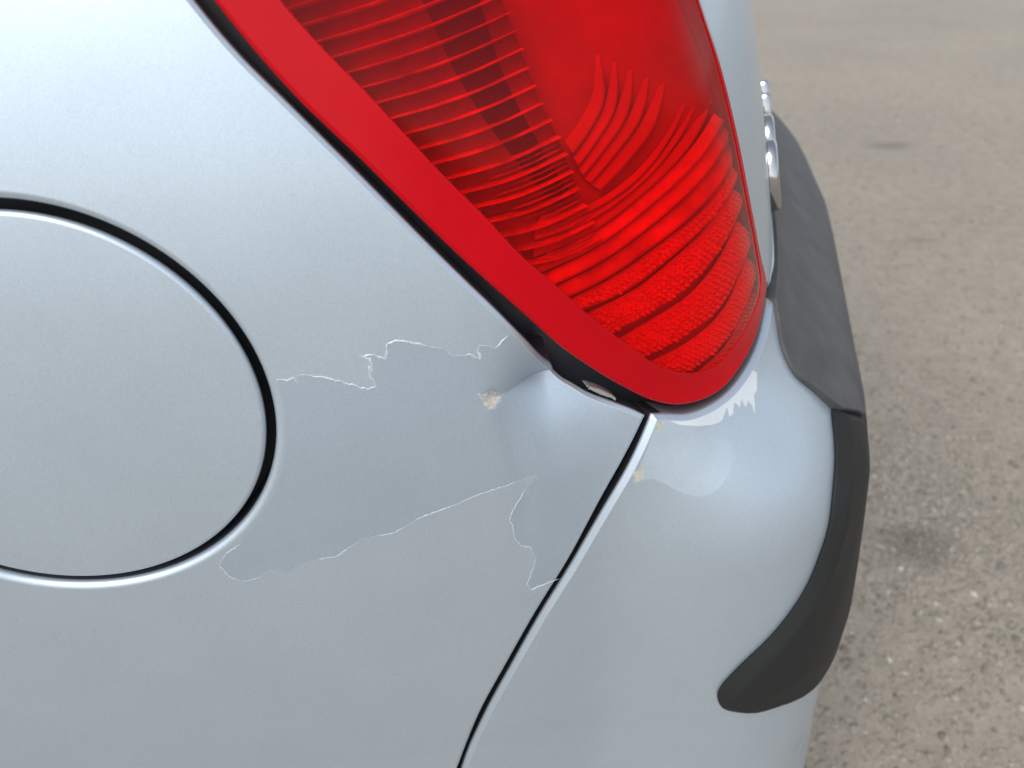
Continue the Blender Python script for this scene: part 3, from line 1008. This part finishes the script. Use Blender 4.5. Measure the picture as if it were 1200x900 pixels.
strip_edge = np.concatenate([line([(SC, .6885), (.50, .6885)], .02)[:-1],
                             spline([[.50, .6885], [.44, .6925]] + [[p[0], p[1] + .003] for p in D['seam'][::-1]] + D['striptop'][1:] + D['stripbot'][:5] + [[.3225, .5545], [.345, .5515], [.385, .5500], [.43, .5495], [.48, .549]], .002)[:-1],
                             line([(.48, .549), (SC, .549)], .02)])
strip_outer = np.concatenate([strip_edge, line([(SC, .549), (SC, .6885)], .02)[1:-1]])


def strip_h(s, z):
    P = np.stack([np.ravel(s), np.ravel(z)], -1)
    d = seg_dist(P, strip_edge, False)
    ra = d / .0075
    t = np.clip(ra, 0, 1)
    h = .0010 + .0060 * (t - .5 * np.clip((t - .7) / .3, 0, 1) ** 2 * .3) / .85 + .0018 * s5(d, .0075, .035)
    return h.reshape(np.shape(s))


strip = patch('rub_strip', raised(strip_h), strip_outer, [m_black], bumper, r=.0012, depth=.004, levels=[((.25, .55, .50, .73), .0028)], mirror='join', seam=True)
strip['label'] = 'black rubbing strip wrapping the bumper corner'

# --- tailgate
lr = D['lamp'][18:]
tg = [(p[0] + .0009, p[1] + .0003) for p in lr]
tail_outer = np.concatenate([
    line([(SC, .787), (SC, 1.36)], .03)[:-1], line([(SC, 1.36), (.16, 1.36)], .03)[:-1],
    line([(.16, 1.36), (.160, 1.150)], .03)[:-1],
    spline([(.160, 1.150), (.153, 1.124), (.2015, 1.0815), (.2393, 1.0212), (.2630, .9686)] + tg[::-1] + [(.352, .7885), (.37, .787)], .003)[:-1],
    line([(.37, .787), (SC, .787)], .02)[:-1]])
rwin = np.concatenate([spline([(.30, 1.02), (.24, 1.30), (.27, 1.33), (.40, 1.335)], .02), line([(.40, 1.335), (SC - .02, 1.335), (SC - .02, .99), (.40, .99)], .03)[1:]])
gate_f = raised(lambda s, z: -bulge(s, z))
tailgate = patch('tailgate', gate_f, tail_outer, [m_paint, m_dark], car, wall_shade_mat=1, holes=[rwin], r=.0010, depth=.012, levels=[((.25, .7, .78, .97), .006)], mirror='join', seam=True)  # inner edge wall darkened to stand for gap shade
tailgate['label'] = 'silver tailgate with chrome badge'
patch('rear_window', raised(-.003), rwin, [m_glass], car, fillet=False, levels=[], mirror='join')

# chrome badge: two rounded characters and two narrow ones, standing proud of the tailgate
def badge(c, w, h, stroke, ring_like=True, tall=.0052):
    n = 40
    a = np.linspace(0, 2 * math.pi, n, endpoint=False)
    e = 2.05
    def so(rx, rz):
        x = np.sign(np.cos(a)) * np.abs(np.cos(a)) ** (2 / e) * rx
        y = np.sign(np.sin(a)) * np.abs(np.sin(a)) ** (2 / e) * rz
        return np.stack([c[0] + x, c[1] + y], -1)
    if ring_like:
        prof = [(0, 0), (0, .65), (.22, .95), (.5, 1.0), (.78, .95), (1, .65), (1, 0)]
    else:
        prof = [(0, 0), (0, .7), (.25, .95), (.6, 1.0), (.98, 1.0)]
    rows = []
    for t, b_ in prof:
        q = so(w / 2 - t * stroke, h / 2 - t * stroke)
        rows.append(raised(.0004 + tall * b_)(q[:, 0], q[:, 1]))
    faces = [(r_ * n + j, r_ * n + (j + 1) % n, (r_ + 1) * n + (j + 1) % n, (r_ + 1) * n + j) for r_ in range(len(prof) - 1) for j in range(n)]
    return new_mesh('badge_character', np.concatenate(rows), faces, m_chrome, tailgate)


badge((.424, .820), .030, .040, .0075)
badge((.474, .820), .030, .040, .0075)
badge((.530, .820), .009, .038, .0044, False)
badge((.565, .820), .009, .038, .0044, False)

# --- coarse rest of the car: front body, roof, windows, wheels
ztop = lambda s: np.interp(s, [-3.4, -2.9, -2.0, -1.55, -1.0, -.5, .3, 1.1], [.78, .84, .96, 1.30, 1.40, 1.41, 1.38, 1.37])


def wall(name, s0, s1, z0, z1, mt, side, off=0.0, ns=30, nz=12, arch_at=None):
    ss = np.linspace(s0, s1, ns)
    verts, faces = [], []
    for s in ss:
        lo = z0
        if arch_at is not None and abs(s - arch_at) < .335:
            lo = max(z0, .30 + math.sqrt(.335 ** 2 - (s - arch_at) ** 2))
        hi = float(ztop(s)) if z1 is None else z1
        zz = np.linspace(lo, hi, nz)
        p = body(np.full(nz, s), zz, off)
        if side < 0:
            p[:, 1] = 2 * YC - p[:, 1]
        verts.append(p)
    for i in range(ns - 1):
        for j in range(nz - 1):
            q = (i * nz + j, (i + 1) * nz + j, (i + 1) * nz + j + 1, i * nz + j + 1)
            faces.append(q if side > 0 else q[::-1])
    return new_mesh(name, np.concatenate(verts), faces, mt, car)


for side in (1, -1):
    wall('door_panel', -1.95, -.955, .27, 1.0, m_paint, side)
    wall('front_wing', SF, -1.956, .24, None, m_paint, side, arch_at=-2.45, ns=60)
    wall('side_window', -1.60, -.205, 1.005, 1.33, m_glass, side, -.004)
    wall('roof_rail', -1.60, .14, 1.332, None, m_paint, side, 0.0, nz=4)
    wall('inner_body', SF, SC, .24, 1.3, m_dark, side, -.035, ns=90)
# roof, windscreen and bonnet: strips across the car
ss = np.linspace(SF, SC, 120)
edge = body(ss, ztop(ss))
rows = []
nn = 13
for p in edge:
    t = np.linspace(0, 1, nn)
    y = p[1] + (2 * YC - 2 * p[1]) * t
    crown = .05 * math.sqrt(max(0, 1 - abs(2 * 0))) * np.sin(math.pi * t) * min(1, (YC - p[1]) / .5)
    rows.append(np.stack([np.full(nn, p[0]), y, p[2] + crown], -1))
faces = [(i * nn + j, i * nn + j + 1, (i + 1) * nn + j + 1, (i + 1) * nn + j)[::-1] for i in range(len(ss) - 1) for j in range(nn - 1)]
mi = []
for i in range(len(ss) - 1):
    for j in range(nn - 1):
        mi.append(1 if -1.98 < ss[i] < -1.15 and 0 < j < nn - 2 else 0)
new_mesh('roof_and_bonnet', np.concatenate(rows), faces, [m_paint, m_glass], car, mi=mi)
# floor pan
fl_s = np.linspace(SF, SC, 60)
fe = body(fl_s, np.full(60, .26), -.02)
fv = np.concatenate([fe, fe * (1, -1, 1) + (0, 2 * YC, 0)])
new_mesh('floor_pan', fv, [(i, i + 1, 60 + i + 1, 60 + i) for i in range(59)], m_dark, car)


def wheel(x, y, side):
    w = part('wheel')
    n = 48
    a = np.linspace(0, 2 * math.pi, n, endpoint=False)
    def lathe(name, prof, mt):
        rows = [np.stack([x + r * np.cos(a), np.full(n, y + side * yy), .30 + r * np.sin(a)], -1) for r, yy in prof]
        f = [(k * n + j, k * n + (j + 1) % n, (k + 1) * n + (j + 1) % n, (k + 1) * n + j) for k in range(len(prof) - 1) for j in range(n)]
        return new_mesh(name, np.concatenate(rows), f, mt, w)
    lathe('tyre', [(.20, .0), (.215, -.012), (.25, -.016), (.28, -.008), (.298, .015), (.30, .05), (.30, .12), (.28, .17), (.2, .17)], m_tyre)
    lathe('rim', [(.001, .03), (.03, .025), (.05, .03), (.17, .02), (.19, .005), (.205, .002), (.205, .02)], m_alloy)


for x in (-.35, -2.44):
    yl = float(np.interp(x, SS, PY)) + .02
    wheel(x, yl, 1)
    wheel(x, 2 * YC - yl, -1)
